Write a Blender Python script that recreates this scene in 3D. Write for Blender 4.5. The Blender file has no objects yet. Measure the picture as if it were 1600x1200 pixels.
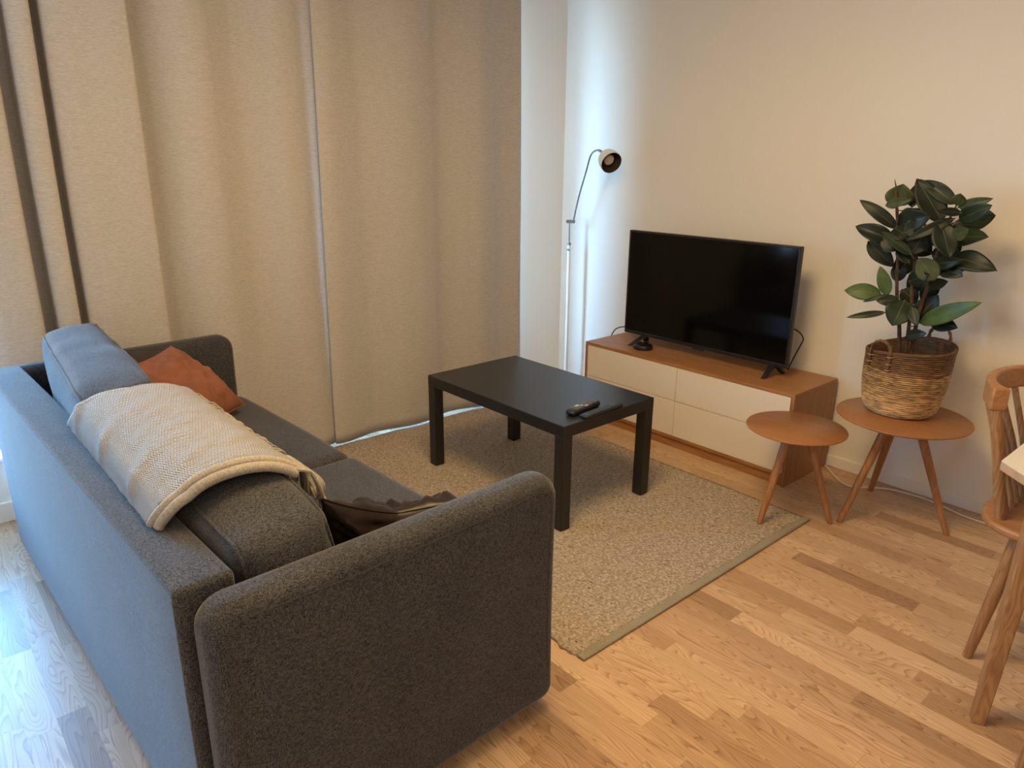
import bpy, math, random
from mathutils import Vector, Matrix, noise
random.seed(7)
PI = math.pi
scene = bpy.context.scene
COL = scene.collection

# ------------------------------------------------------------------ mesh helpers
class MB:
    def __init__(s): s.v = []; s.f = []; s.uv = {}
    def add(s, vs, fs):
        b = len(s.v); s.v += [Vector(p) for p in vs]; s.f += [tuple(b + i for i in f) for f in fs]
        return b
    def box(s, lo, hi):
        x0, y0, z0 = lo; x1, y1, z1 = hi
        s.add([(x0,y0,z0),(x1,y0,z0),(x1,y1,z0),(x0,y1,z0),(x0,y0,z1),(x1,y0,z1),(x1,y1,z1),(x0,y1,z1)],
              [(0,3,2,1),(4,5,6,7),(0,1,5,4),(1,2,6,5),(2,3,7,6),(3,0,4,7)])
        return s
    def prism(s, poly, z0, z1):
        n = len(poly)
        s.add([(x,y,z0) for x,y in poly] + [(x,y,z1) for x,y in poly],
              [tuple(range(n-1,-1,-1)), tuple(range(n,2*n))] + [(i,(i+1)%n,n+(i+1)%n,n+i) for i in range(n)])
        return s
    def hexa(s, bot, top):
        n = len(bot)
        s.add(list(bot)+list(top), [tuple(range(n-1,-1,-1)), tuple(range(n,2*n))] + [(i,(i+1)%n,n+(i+1)%n,n+i) for i in range(n)])
        return s
    def tube(s, pts, r, seg=12, cap=True, closed=False, flat=1.0):
        pts = [Vector(p) for p in pts]; n = len(pts)
        rr = r if isinstance(r, (list, tuple)) else [r]*n
        tans = []
        for i in range(n):
            a = pts[(i-1) % n] if (closed or i > 0) else pts[i]
            c = pts[(i+1) % n] if (closed or i < n-1) else pts[i]
            t = (c-a); tans.append(t.normalized() if t.length > 1e-9 else Vector((0,0,1)))
        up = Vector((0,0,1)) if abs(tans[0].z) < .9 else Vector((1,0,0))
        nrm = (up - tans[0]*up.dot(tans[0])).normalized()
        vs = []
        for i in range(n):
            t = tans[i]; nrm = (nrm - t*nrm.dot(t)).normalized(); bn = t.cross(nrm)
            for k in range(seg):
                a = 2*PI*k/seg
                vs.append(pts[i] + (nrm*math.cos(a)*flat + bn*math.sin(a))*rr[i])
        fs = []
        for i in range(n if closed else n-1):
            j = (i+1) % n
            for k in range(seg):
                k2 = (k+1) % seg
                fs.append((i*seg+k, i*seg+k2, j*seg+k2, j*seg+k))
        if cap and not closed:
            fs.append(tuple(range(seg-1,-1,-1))); fs.append(tuple((n-1)*seg+k for k in range(seg)))
        s.add(vs, fs); return s
    def lathe(s, prof, seg=48, mat=None, capb=True, capt=True):
        vs = []; n = len(prof)
        for r, z in prof:
            for k in range(seg):
                a = 2*PI*k/seg; vs.append(Vector((r*math.cos(a), r*math.sin(a), z)))
        fs = [(i*seg+k, i*seg+(k+1)%seg, (i+1)*seg+(k+1)%seg, (i+1)*seg+k) for i in range(n-1) for k in range(seg)]
        if capb: fs.append(tuple(range(seg-1,-1,-1)))
        if capt: fs.append(tuple((n-1)*seg+k for k in range(seg)))
        if mat: vs = [mat @ p for p in vs]
        s.add(vs, fs); return s
    def sheet(s, grid, uvscale=(1,1)):
        n = len(grid); m = len(grid[0])
        b = s.add([p for row in grid for p in row],
              [(i*m+j, i*m+j+1, (i+1)*m+j+1, (i+1)*m+j) for i in range(n-1) for j in range(m-1)])
        for i in range(n):
            for j in range(m): s.uv[b+i*m+j] = (uvscale[0]*j/(m-1), uvscale[1]*i/(n-1))
        return s
    def xf(s, M):
        s.v = [M @ p for p in s.v]; return s

def rcoords(h, r, n, m=4):
    inner = h - r
    a = [inner*(2*i/n-1) for i in range(n+1)]
    e = [inner + r*math.tan(PI/4*k/m) for k in range(1, m+1)]
    return [-x for x in reversed(e)] + a + e
def rmap(p, h, r, bulge):
    c = Vector([max(-(h[i]-r), min(h[i]-r, p[i])) for i in range(3)])
    d = Vector(p) - c
    q = c + d.normalized()*r if d.length > 1e-9 else Vector(p)
    t = [max(-1, min(1, q[i]/h[i])) for i in range(3)]
    out = q.copy()
    for i in range(3):
        j, k = (i+1) % 3, (i+2) % 3
        out[i] += bulge[i]*t[i]*abs(t[i])*max(0, 1-t[j]**2)*max(0, 1-t[k]**2)**1.0
    return out
def rbox(mb, size, r, n=(6,6,6), bulge=(0,0,0), M=None, fn=None, m=4):
    h = [x/2 for x in size]; cs = [rcoords(h[i], r, n[i], m) for i in range(3)]
    key = {}; vs = []; fs = []
    def vid(p):
        k = tuple(round(x, 6) for x in p)
        if k not in key:
            q = rmap(p, h, r, bulge)
            if fn: q = fn(q)
            if M: q = M @ q
            key[k] = len(vs); vs.append(q)
        return key[k]
    for ax in range(3):
        j, k = (ax+1) % 3, (ax+2) % 3
        for sgn in (-1, 1):
            for a in range(len(cs[j])-1):
                for b in range(len(cs[k])-1):
                    q = []
                    for da, db in ((0,0),(1,0),(1,1),(0,1)):
                        p = [0,0,0]; p[ax] = sgn*h[ax]; p[j] = cs[j][a+da]; p[k] = cs[k][b+db]; q.append(vid(p))
                    fs.append(tuple(q if sgn > 0 else reversed(q)))
    mb.add(vs, fs); return mb

def obj(name, mb, mat, parent=None, bevel=0, sub=0, solid=0, smooth=True, ang=40, seg=2, soff=0):
    me = bpy.data.meshes.new(name)
    me.from_pydata([tuple(p) for p in mb.v], [], mb.f); me.update()
    if mb.uv:
        lay = me.uv_layers.new(name='UVMap')
        for l in me.loops: lay.data[l.index].uv = mb.uv.get(l.vertex_index, (0,0))
    if smooth:
        for p in me.polygons: p.use_smooth = True
        me.set_sharp_from_angle(angle=math.radians(ang))
    o = bpy.data.objects.new(name, me); COL.objects.link(o)
    me.materials.append(mat)
    if parent: o.parent = parent
    if solid:
        md = o.modifiers.new('solid', 'SOLIDIFY'); md.thickness = solid; md.offset = soff
    if bevel:
        md = o.modifiers.new('bevel', 'BEVEL'); md.width = bevel; md.segments = seg; md.limit_method = 'ANGLE'
        md.angle_limit = math.radians(50)
    if sub:
        md = o.modifiers.new('sub', 'SUBSURF'); md.levels = sub; md.render_levels = sub
    return o
def tag(o, label, cat, group=None):
    o['label'] = label; o['category'] = cat
    if group: o['group'] = group
    return o
def thing(name, label, cat, loc=(0,0,0), rz=0, group=None):
    o = bpy.data.objects.new(name, None); COL.objects.link(o)
    o.empty_display_size = .1; o.location = loc; o.rotation_euler = (0,0,rz)
    return tag(o, label, cat, group)
def struct(name, mb, mat, **k):
    o = obj(name, mb, mat, **k); o['kind'] = 'structure'; return o
def copy_tree(o, parent=None):
    c = o.copy(); COL.objects.link(c); c.parent = parent
    for ch in list(o.children): copy_tree(ch, c)
    return c
def catmull(pts, n=8, closed=False):
    pts = [Vector(p) for p in pts]; out = []; N = len(pts)
    for i in range(N if closed else N-1):
        p1 = pts[i]; p2 = pts[(i+1) % N]
        p0 = pts[(i-1) % N] if (closed or i > 0) else p1*2-p2
        p3 = pts[(i+2) % N] if (closed or i < N-2) else p2*2-p1
        for k in range(n):
            t = k/n
            out.append(.5*((2*p1)+(p2-p0)*t+(2*p0-5*p1+4*p2-p3)*t*t+(3*p1-p0-3*p2+p3)*t**3))
    if not closed: out.append(pts[-1])
    return out
def nz(p, s=1.0, seed=0): return noise.noise(Vector(p)*s + Vector((seed*7.3, seed*3.1, seed*5.7)))

# ------------------------------------------------------------------ materials
def new_mat(name):
    m = bpy.data.materials.new(name); m.use_nodes = True
    return m, m.node_tree, m.node_tree.nodes['Principled BSDF']
def nd(nt, typ, **kw):
    n = nt.nodes.new(typ)
    for k, v in kw.items():
        if k in n.inputs.keys() if isinstance(k, str) else False: n.inputs[k].default_value = v
        else: setattr(n, k, v)
    return n
def lk(nt, a, b): nt.links.new(a, b)
def math_n(nt, op, a, b=None):
    n = nt.nodes.new('ShaderNodeMath'); n.operation = op
    for i, x in enumerate((a, b)):
        if x is None: continue
        if hasattr(x, 'is_linked') or hasattr(x, 'links'): lk(nt, x, n.inputs[i])
        else: n.inputs[i].default_value = x
    return n.outputs[0]
def ramp(nt, fac, stops):
    r = nt.nodes.new('ShaderNodeValToRGB'); e = r.color_ramp.elements
    while len(e) < len(stops): e.new(.5)
    for i, (p, c) in enumerate(stops):
        e[i].position = p; e[i].color = (*c, 1)
    lk(nt, fac, r.inputs[0]); return r.outputs[0]
def mixc(nt, fac, a, b, bt='MIX'):
    n = nt.nodes.new('ShaderNodeMix'); n.data_type = 'RGBA'; n.blend_type = bt
    for idx, x in ((0, fac), (6, a), (7, b)):
        if hasattr(x, 'links'): lk(nt, x, n.inputs[idx])
        elif isinstance(x, (int, float)): n.inputs[idx].default_value = x
        else: n.inputs[idx].default_value = (*x, 1)
    return n.outputs[2]
def coords(nt, scale=(1,1,1), kind='Object', rot=(0,0,0)):
    t = nt.nodes.new('ShaderNodeTexCoord'); m = nt.nodes.new('ShaderNodeMapping')
    m.inputs['Scale'].default_value = scale; m.inputs['Rotation'].default_value = rot
    lk(nt, t.outputs[kind], m.inputs[0]); return m.outputs[0]
def noise_n(nt, vec, scale=5, detail=2, rough=.5, dist=0):
    n = nt.nodes.new('ShaderNodeTexNoise'); n.inputs['Scale'].default_value = scale
    n.inputs['Detail'].default_value = detail; n.inputs['Roughness'].default_value = rough
    n.inputs['Distortion'].default_value = dist; lk(nt, vec, n.inputs['Vector']); return n.outputs[0]
def bump(nt, bs, h, strength=.3, dist=.01, prev=None):
    b = nt.nodes.new('ShaderNodeBump'); b.inputs['Strength'].default_value = strength
    b.inputs['Distance'].default_value = dist; lk(nt, h, b.inputs['Height'])
    if prev: lk(nt, prev, b.inputs['Normal'])
    lk(nt, b.outputs[0], bs.inputs['Normal']); return b.outputs[0]
def plain(name, col, rough=.5, metal=0, spec=.5, var=0):
    m, nt, bs = new_mat(name)
    bs.inputs['Base Color'].default_value = (*col, 1); bs.inputs['Roughness'].default_value = rough
    bs.inputs['Metallic'].default_value = metal; bs.inputs['Specular IOR Level'].default_value = spec
    n = noise_n(nt, coords(nt), 40, 3)
    c = ramp(nt, n, [(.3, tuple(x*(1-max(var,.004)) for x in col)), (.7, tuple(min(1, x*(1+max(var,.004))) for x in col))])
    lk(nt, c, bs.inputs['Base Color'])
    return m
def fabric(name, dark, light, scale=420, sheen=.25, streak=(1,1,1), bstr=.35, rough=.95, blot=.10):
    m, nt, bs = new_mat(name)
    v = coords(nt, streak)
    n1 = noise_n(nt, v, scale, 2, .6)
    n2 = noise_n(nt, coords(nt), 9, 3)
    c = ramp(nt, n1, [(.36, dark), (.64, light)])
    g = ramp(nt, n2, [(.3, (1-blot,)*3), (.7, (1+blot*.3,)*3)])
    c = mixc(nt, 1.0, c, g, 'MULTIPLY')
    lk(nt, c, bs.inputs['Base Color']); bs.inputs['Roughness'].default_value = rough
    bs.inputs['Sheen Weight'].default_value = sheen; bs.inputs['Sheen Roughness'].default_value = .4
    bs.inputs['Specular IOR Level'].default_value = .15
    bump(nt, bs, n1, bstr, .002)
    return m
def weave(name, dark, light):
    m, nt, bs = new_mat(name)
    a = noise_n(nt, coords(nt, (120,600,760)), 1.0, 2, .6); b = noise_n(nt, coords(nt, (600,760,120)), 1.0, 2, .6); d = noise_n(nt, coords(nt, (760,120,600)), 1.0, 2, .6)
    f = math_n(nt, 'ADD', math_n(nt, 'MULTIPLY', math_n(nt, 'ADD', a, d), .33), math_n(nt, 'MULTIPLY', b, .34))
    n2 = noise_n(nt, coords(nt), 7, 3)
    c = ramp(nt, f, [(.44, dark), (.50, tuple((p+q)/2 for p, q in zip(dark, light))), (.56, light)])
    c = mixc(nt, 1.0, c, ramp(nt, n2, [(.3, (.86,.86,.86)), (.7, (1.06,1.06,1.06))]), 'MULTIPLY')
    lk(nt, c, bs.inputs['Base Color']); bs.inputs['Roughness'].default_value = .95
    bs.inputs['Sheen Weight'].default_value = .31; bs.inputs['Sheen Roughness'].default_value = .35
    bs.inputs['Specular IOR Level'].default_value = .12
    bump(nt, bs, f, .5, .003)
    return m
def wood(name, base, dark, axis='x', scale=1.0, rough=.42, contrast=1.0):
    m, nt, bs = new_mat(name)
    sc = {'x': (1.2,14,14), 'y': (14,1.2,14), 'z': (14,14,1.2)}[axis]
    v = coords(nt, tuple(q*scale for q in sc))
    n1 = noise_n(nt, v, 1.0, 2, .5, .4)
    rings = math_n(nt, 'FRACT', math_n(nt, 'MULTIPLY', n1, 9.0))
    rings = math_n(nt, 'ABSOLUTE', math_n(nt, 'SUBTRACT', rings, .5))
    fine = noise_n(nt, coords(nt, tuple(q*scale*6 for q in sc)), 1.0, 3, .6)
    f = math_n(nt, 'ADD', math_n(nt, 'MULTIPLY', rings, .9*contrast), math_n(nt, 'MULTIPLY', fine, .55))
    c = ramp(nt, f, [(.15, dark), (.75, base)])
    lk(nt, c, bs.inputs['Base Color']); bs.inputs['Roughness'].default_value = rough
    bs.inputs['Specular IOR Level'].default_value = .4
    bump(nt, bs, fine, .06, .002)
    return m

def floor_mat():
    m, nt, bs = new_mat('ash_parquet')
    t = nt.nodes.new('ShaderNodeTexCoord'); sp = nt.nodes.new('ShaderNodeSeparateXYZ'); lk(nt, t.outputs['Object'], sp.inputs[0])
    x, y = sp.outputs[0], sp.outputs[1]
    W = .073
    vr = math_n(nt, 'DIVIDE', y, W); row = math_n(nt, 'FLOOR', vr); vf = math_n(nt, 'FRACT', vr)
    def wn(src, add=0.0, dim='1D', vec=None):
        w = nt.nodes.new('ShaderNodeTexWhiteNoise'); w.noise_dimensions = dim
        if dim == '1D': lk(nt, math_n(nt, 'ADD', src, add), w.inputs['W'])
        else: lk(nt, vec, w.inputs['Vector'])
        return w.outputs['Value']
    r1 = wn(row, .5); r2 = wn(row, 100.5)
    length = math_n(nt, 'ADD', math_n(nt, 'MULTIPLY', r2, .24), .36)
    u = math_n(nt, 'ADD', math_n(nt, 'DIVIDE', x, length), math_n(nt, 'MULTIPLY', r1, 13.0))
    cell = math_n(nt, 'FLOOR', u); uf = math_n(nt, 'FRACT', u)
    cv = nt.nodes.new('ShaderNodeCombineXYZ'); lk(nt, row, cv.inputs[0]); lk(nt, cell, cv.inputs[1])
    tone = wn(None, dim='2D', vec=cv.outputs[0])
    # grain: contour lines of stretched noise, offset per stave
    gx = math_n(nt, 'MULTIPLY', x, 2.0); gy = math_n(nt, 'MULTIPLY', y, 15.0)
    gv = nt.nodes.new('ShaderNodeCombineXYZ'); lk(nt, gx, gv.inputs[0]); lk(nt, gy, gv.inputs[1]); lk(nt, math_n(nt, 'MULTIPLY', tone, 91.0), gv.inputs[2])
    n1 = noise_n(nt, gv.outputs[0], 1.0, 1.5, .4, .25)
    rg = math_n(nt, 'FRACT', math_n(nt, 'MULTIPLY', n1, 25.0))
    fv = nt.nodes.new('ShaderNodeCombineXYZ'); lk(nt, math_n(nt, 'MULTIPLY', x, 9.0), fv.inputs[0]); lk(nt, math_n(nt, 'MULTIPLY', y, 330.0), fv.inputs[1]); lk(nt, tone, fv.inputs[2])
    fine = noise_n(nt, fv.outputs[0], 1.0, 2, .6)
    g = math_n(nt, 'ADD', math_n(nt, 'MULTIPLY', math_n(nt, 'POWER', rg, 2.2), .62), math_n(nt, 'MULTIPLY', fine, .5))
    ctone = ramp(nt, tone, [(0, (.30,.182,.104)), (.14, (.42,.265,.156)), (.5, (.51,.338,.207)), (1, (.60,.42,.27))])
    gcol = ramp(nt, g, [(.18, (1.10,1.09,1.07)), (.55, (.93,.89,.85)), (.78, (.72,.63,.55)), (1.0, (.50,.40,.33))])
    c = mixc(nt, 1.0, ctone, gcol, 'MULTIPLY')
    # seams
    sy = math_n(nt, 'MINIMUM', vf, math_n(nt, 'SUBTRACT', 1.0, vf)); sy = math_n(nt, 'MULTIPLY', sy, W)
    sx = math_n(nt, 'MINIMUM', uf, math_n(nt, 'SUBTRACT', 1.0, uf)); sx = math_n(nt, 'MULTIPLY', sx, length)
    sd = math_n(nt, 'MINIMUM', sx, sy)
    seam = math_n(nt, 'LESS_THAN', sd, .0009)
    c = mixc(nt, math_n(nt, 'MULTIPLY', seam, .28), c, (.2,.11,.05))
    lk(nt, c, bs.inputs['Base Color'])
    ro = math_n(nt, 'ADD', math_n(nt, 'MULTIPLY', fine, .10), .29)
    lk(nt, ro, bs.inputs['Roughness']); bs.inputs['Specular IOR Level'].default_value = .5
    bump(nt, bs, g, .07, .002)
    return m
def rug_mat():
    m, nt, bs = new_mat('woven_wool')
    v = coords(nt, (120, 78, 1))
    vo = nt.nodes.new('ShaderNodeTexVoronoi'); vo.inputs['Scale'].default_value = 1.0; lk(nt, v, vo.inputs['Vector'])
    vo.inputs['Randomness'].default_value = .7
    n2 = noise_n(nt, coords(nt, (60, 130, 1)), 1.0, 3, .6)
    n3 = noise_n(nt, coords(nt, (14, 60, 1)), 1.0, 2, .5)
    n4 = noise_n(nt, coords(nt, (45, 95, 1)), 1.0, 1, .5)
    c = ramp(nt, n2, [(.3, (.29,.23,.18)), (.52, (.50,.41,.33)), (.72, (.65,.555,.465))])
    c = mixc(nt, ramp(nt, vo.outputs['Distance'], [(.3, (0,0,0)), (.75, (.7,.7,.7))]), c, (.24,.18,.11))
    c = mixc(nt, ramp(nt, n3, [(.60, (0,0,0)), (.72, (.25,.25,.25))]), c, (.22,.18,.13))
    c = mixc(nt, ramp(nt, n4, [(.685, (0,0,0)), (.72, (.85,.85,.85))]), c, (.06,.055,.05))
    lk(nt, c, bs.inputs['Base Color']); bs.inputs['Roughness'].default_value = 1
    bs.inputs['Specular IOR Level'].default_value = .1
    h = math_n(nt, 'ADD', math_n(nt, 'MULTIPLY', vo.outputs['Distance'], -1.0), n2)
    bump(nt, bs, h, .9, .006)
    return m
def throw_mat():
    m, nt, bs = new_mat('cream_herringbone')
    t = nt.nodes.new('ShaderNodeTexCoord'); sp = nt.nodes.new('ShaderNodeSeparateXYZ'); lk(nt, t.outputs['UV'], sp.inputs[0])
    x, y = sp.outputs[0], sp.outputs[1]
    tri = math_n(nt, 'PINGPONG', x, .012)
    ph = math_n(nt, 'ADD', y, math_n(nt, 'MULTIPLY', tri, .55))
    w = math_n(nt, 'PINGPONG', ph, .0040); w = math_n(nt, 'DIVIDE', w, .0040)
    n = noise_n(nt, coords(nt), 300, 2)
    h = math_n(nt, 'ADD', w, math_n(nt, 'MULTIPLY', n, .6))
    c = ramp(nt, h, [(.2, (.24,.21,.18)), (.75, (.42,.38,.335)), (1, (.48,.44,.395))])
    lk(nt, c, bs.inputs['Base Color']); bs.inputs['Roughness'].default_value = 1
    bs.inputs['Specular IOR Level'].default_value = .1; bs.inputs['Sheen Weight'].default_value = .15
    bump(nt, bs, h, .8, .005)
    return m
def curtain_mat():
    m, nt, bs = new_mat('beige_melange_curtain')
    n1 = noise_n(nt, coords(nt, (90, 70, 620)), 1.0, 3, .65)
    n2 = noise_n(nt, coords(nt, (30, 24, 260)), 1.0, 2, .5)
    f = math_n(nt, 'ADD', math_n(nt, 'MULTIPLY', n1, .7), math_n(nt, 'MULTIPLY', n2, .3))
    c = ramp(nt, f, [(.34, (.40,.37,.335)), (.5, (.495,.46,.425)), (.66, (.58,.55,.52))])
    lk(nt, c, bs.inputs['Base Color']); bs.inputs['Roughness'].default_value = .95
    bs.inputs['Specular IOR Level'].default_value = .1; bs.inputs['Sheen Weight'].default_value = .1
    bump(nt, bs, n1, .25, .002)
    return m
def basket_mat():
    m, nt, bs = new_mat('seagrass_weave')
    t = nt.nodes.new('ShaderNodeTexCoord'); sp = nt.nodes.new('ShaderNodeSeparateXYZ'); lk(nt, t.outputs['Object'], sp.inputs[0])
    z = sp.outputs[2]
    n0 = noise_n(nt, coords(nt, (10,10,110)), 1.0, 2, .6)
    n1 = noise_n(nt, coords(nt, (26,26,300)), 1.0, 3, .65)
    zz = math_n(nt, 'ADD', math_n(nt, 'MULTIPLY', z, 1/.272), math_n(nt, 'MULTIPLY', math_n(nt, 'SUBTRACT', n0, .5), .35))
    a = ramp(nt, zz, [(0, (.62,.41,.21)), (.3, (.56,.35,.165)), (.52, (.35,.205,.09)), (.64, (.48,.30,.135)), (.73, (.19,.095,.04)), (1, (.13,.066,.03))])
    c = mixc(nt, 1.0, a, ramp(nt, n1, [(.34, (.28,.24,.20)), (.52, (1,1,1)), (.66, (1.6,1.5,1.3))]), 'MULTIPLY')
    lk(nt, c, bs.inputs['Base Color']); bs.inputs['Roughness'].default_value = .6
    bump(nt, bs, n1, .5, .004)
    return m
def leaf_mat():
    m, nt, bs = new_mat('waxy_leaf')
    t = nt.nodes.new('ShaderNodeTexCoord'); sp = nt.nodes.new('ShaderNodeSeparateXYZ'); lk(nt, t.outputs['UV'], sp.inputs[0])
    # u: 0..1 across plus leaf kind in integer steps (0 dark, 1 mid, 2 fresh, 3 pale)
    kind = math_n(nt, 'FLOOR', sp.outputs[0]); fr = math_n(nt, 'FRACT', sp.outputs[0])
    base = ramp(nt, math_n(nt, 'DIVIDE', kind, 4.0), [(0, (.010,.017,.010)), (.25, (.019,.033,.015)), (.5, (.058,.105,.030)), (.75, (.070,.090,.040))])
    vein = math_n(nt, 'LESS_THAN', math_n(nt, 'ABSOLUTE', math_n(nt, 'SUBTRACT', fr, .475)), .014)
    c = mixc(nt, math_n(nt, 'MULTIPLY', vein, .5), base, (.16,.17,.08))
    n = noise_n(nt, coords(nt), 30, 3)
    c = mixc(nt, 1.0, c, ramp(nt, n, [(.3, (.75,.75,.75)), (.7, (1.2,1.15,1.1))]), 'MULTIPLY')
    lk(nt, c, bs.inputs['Base Color']); bs.inputs['Roughness'].default_value = .40
    bs.inputs['Specular IOR Level'].default_value = .3
    return m
def wall_mat(name, col):
    m, nt, bs = new_mat(name)
    n = noise_n(nt, coords(nt), 120, 3); n2 = noise_n(nt, coords(nt), 1.5, 2)
    c = ramp(nt, n2, [(.3, tuple(q*.985 for q in col)), (.7, col)])
    lk(nt, c, bs.inputs['Base Color']); bs.inputs['Roughness'].default_value = .75
    bs.inputs['Specular IOR Level'].default_value = .25
    bump(nt, bs, n, .04, .001)
    return m
def glass_mat():
    m = bpy.data.materials.new('window_glass'); m.use_nodes = True; nt = m.node_tree
    nt.nodes.clear()
    o = nt.nodes.new('ShaderNodeOutputMaterial'); tr = nt.nodes.new('ShaderNodeBsdfTransparent'); gl = nt.nodes.new('ShaderNodeBsdfGlossy')
    gl.inputs['Roughness'].default_value = .02; mx = nt.nodes.new('ShaderNodeMixShader'); mx.inputs[0].default_value = .06
    tr.inputs[0].default_value = (.96,.98,1,1)
    lk(nt, tr.outputs[0], mx.inputs[1]); lk(nt, gl.outputs[0], mx.inputs[2]); lk(nt, mx.outputs[0], o.inputs[0])
    return m
def velvet(name, dark, light, rough=.8, sheen=.8, sc=6):
    m, nt, bs = new_mat(name)
    n = noise_n(nt, coords(nt), sc, 4, .6, .6); n2 = noise_n(nt, coords(nt), 500, 2)
    c = ramp(nt, n, [(.3, dark), (.7, light)])
    lk(nt, c, bs.inputs['Base Color']); bs.inputs['Roughness'].default_value = rough
    bs.inputs['Sheen Weight'].default_value = sheen; bs.inputs['Sheen Roughness'].default_value = .35
    bs.inputs['Sheen Tint'].default_value = (*[min(1, q*2) for q in light], 1)
    bs.inputs['Specular IOR Level'].default_value = .25
    bump(nt, bs, n2, .15, .001)
    return m

M = dict(
    floor=floor_mat(), rug=rug_mat(), throw=throw_mat(), curtain=curtain_mat(), basket=basket_mat(), leaf=leaf_mat(), glass=glass_mat(),
    wall=wall_mat('cream_paint', (.80,.755,.68)), ceil=wall_mat('white_ceiling_paint', (.86,.84,.80)), trim=plain('white_trim', (.80,.77,.71), .4),
    sofa=weave('grey_sofa_weave', (.016,.0153,.0158), (.100,.097,.102)),
    seam=plain('grey_seam', (.040,.037,.035), .9),
    oak_x=wood('oak_along', (.395,.185,.072), (.28,.12,.043), 'x'), oak_z=wood('oak_upright', (.375,.178,.070), (.26,.113,.042), 'z'),
    oak_light=wood('oak_pale', (.36,.188,.080), (.22,.10,.040), 'z', 1.6, .45, 1.3), oak_top=wood('oak_round_top', (.365,.158,.056), (.28,.116,.040), 'x', .7, .36, .6),
    cream=plain('cream_lacquer', (.76,.685,.58), .5, 0, .4, .005), black=plain('black_foil', (.012,.0115,.011), .36, 0, .5), blackp=plain('black_plastic', (.010,.010,.011), .38),
    screen=plain('dark_screen', (.0025,.0025,.003), .10, 0, .22), grey=plain('grey_buttons', (.45,.45,.45), .5), red=plain('red_button', (.5,.07,.04), .5),
    white=plain('white_enamel', (.80,.77,.70), .4), chrome=plain('brushed_steel', (.24,.25,.26), .30, 1), lampin=plain('dark_shade_lining', (.055,.045,.04), .5),
    bulb=plain('clear_bulb', (.55,.48,.42), .15), wcable=plain('white_cable', (.75,.72,.66), .5), bind=fabric('rug_binding', (.22,.19,.14), (.34,.30,.23), 260, 0, (1,1,1), .3),
    terra=velvet('terracotta_velvet', (.19,.066,.036), (.30,.118,.070), .85, .45), brown=velvet('brown_satin', (.010,.006,.005), (.030,.018,.014), .30, .12), dkcush=velvet('dark_cushion', (.035,.028,.025), (.06,.05,.044)),
    bark=plain('plant_stem', (.075,.042,.026), .8, 0, .3, .3), soil=plain('soil', (.03,.02,.013), 1), pot=plain('dark_pot', (.02,.018,.016), .6),
    laminate=plain('white_laminate', (.62,.575,.505), .45), ply=plain('plywood_edge', (.40,.24,.13), .6, 0, .4, .15), fringe=fabric('cream_fringe', (.30,.26,.215), (.43,.385,.33), 260, 0, (1,1,1), .5),
    outside=plain('pale_paving', (.5,.5,.5), .9), handle=plain('dark_braid', (.12,.065,.035), .8, 0, .3, .4), dkred=plain('leaf_sheath', (.10,.03,.022), .6),
)

# ------------------------------------------------------------------ room shell
XW, YW = -1.29, .02                     # window wall, television wall
XR, YF, H = 4.2, -5.6, 2.6
WY0, WY1 = -3.92, -.60                   # window opening along the window wall
WZ0, WZ1 = .26, 2.36
struct('floor', MB().box((XW-.3, YF-.1, -.1), (XR+.1, YW+.1, 0)), M['floor'], smooth=False)
struct('ceiling', MB().box((XW-.3, YF-.1, H), (XR+.1, YW+.1, H+.1)), M['ceil'], smooth=False)
struct('wall_back', MB().box((XW-.3, YW, 0), (XR+.1, YW+.12, H)), M['wall'], smooth=False)
struct('wall_right', MB().box((XR, YF, 0), (XR+.1, YW, H)), M['wall'], smooth=False)
struct('wall_front', MB().box((XW-.3, YF-.1, 0), (XR+.1, YF, H)), M['wall'], smooth=False)
wl = MB()
wl.box((XW-.3, WY1, 0), (XW, YW, H)); wl.box((XW-.3, YF, 0), (XW, WY0, H))
wl.box((XW-.3, WY0, WZ1), (XW, WY1, H)); wl.box((XW-.3, WY0, 0), (XW, WY1, WZ0))
struct('wall_left', wl, M['wall'], smooth=False)
struct('baseboard_back', MB().box((XW, YW-.013, 0), (XR, YW, .056)), M['trim'], bevel=.003)
struct('baseboard_left', MB().box((XW, YF, 0), (XW+.013, YW-.013, .085)), M['trim'], bevel=.003)
wf = MB(); xa, xb = XW-.17, XW-.10
for y0, y1 in ((WY0, WY0+.06), (-3.17, -3.09), (-1.86, -1.78), (WY1-.06, WY1)): wf.box((xa, y0, WZ0), (xb, y1, WZ1))
wf.box((xa, WY0, WZ0), (xb, WY1, WZ0+.06)); wf.box((xa, WY0, WZ1-.06), (xb, WY1, WZ1))
win = struct('window_1', wf, M['trim'], bevel=.004)
pane = obj('window_pane', MB().box((XW-.14, WY0+.03, WZ0+.03), (XW-.135, WY1-.03, WZ1-.03)), M['glass'], win, smooth=False)
struct('trim_1', MB().box((XW-.12, WY0, WZ0), (XW+.02, -3.08, WZ0+.018)), M['trim'], bevel=.004)

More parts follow.
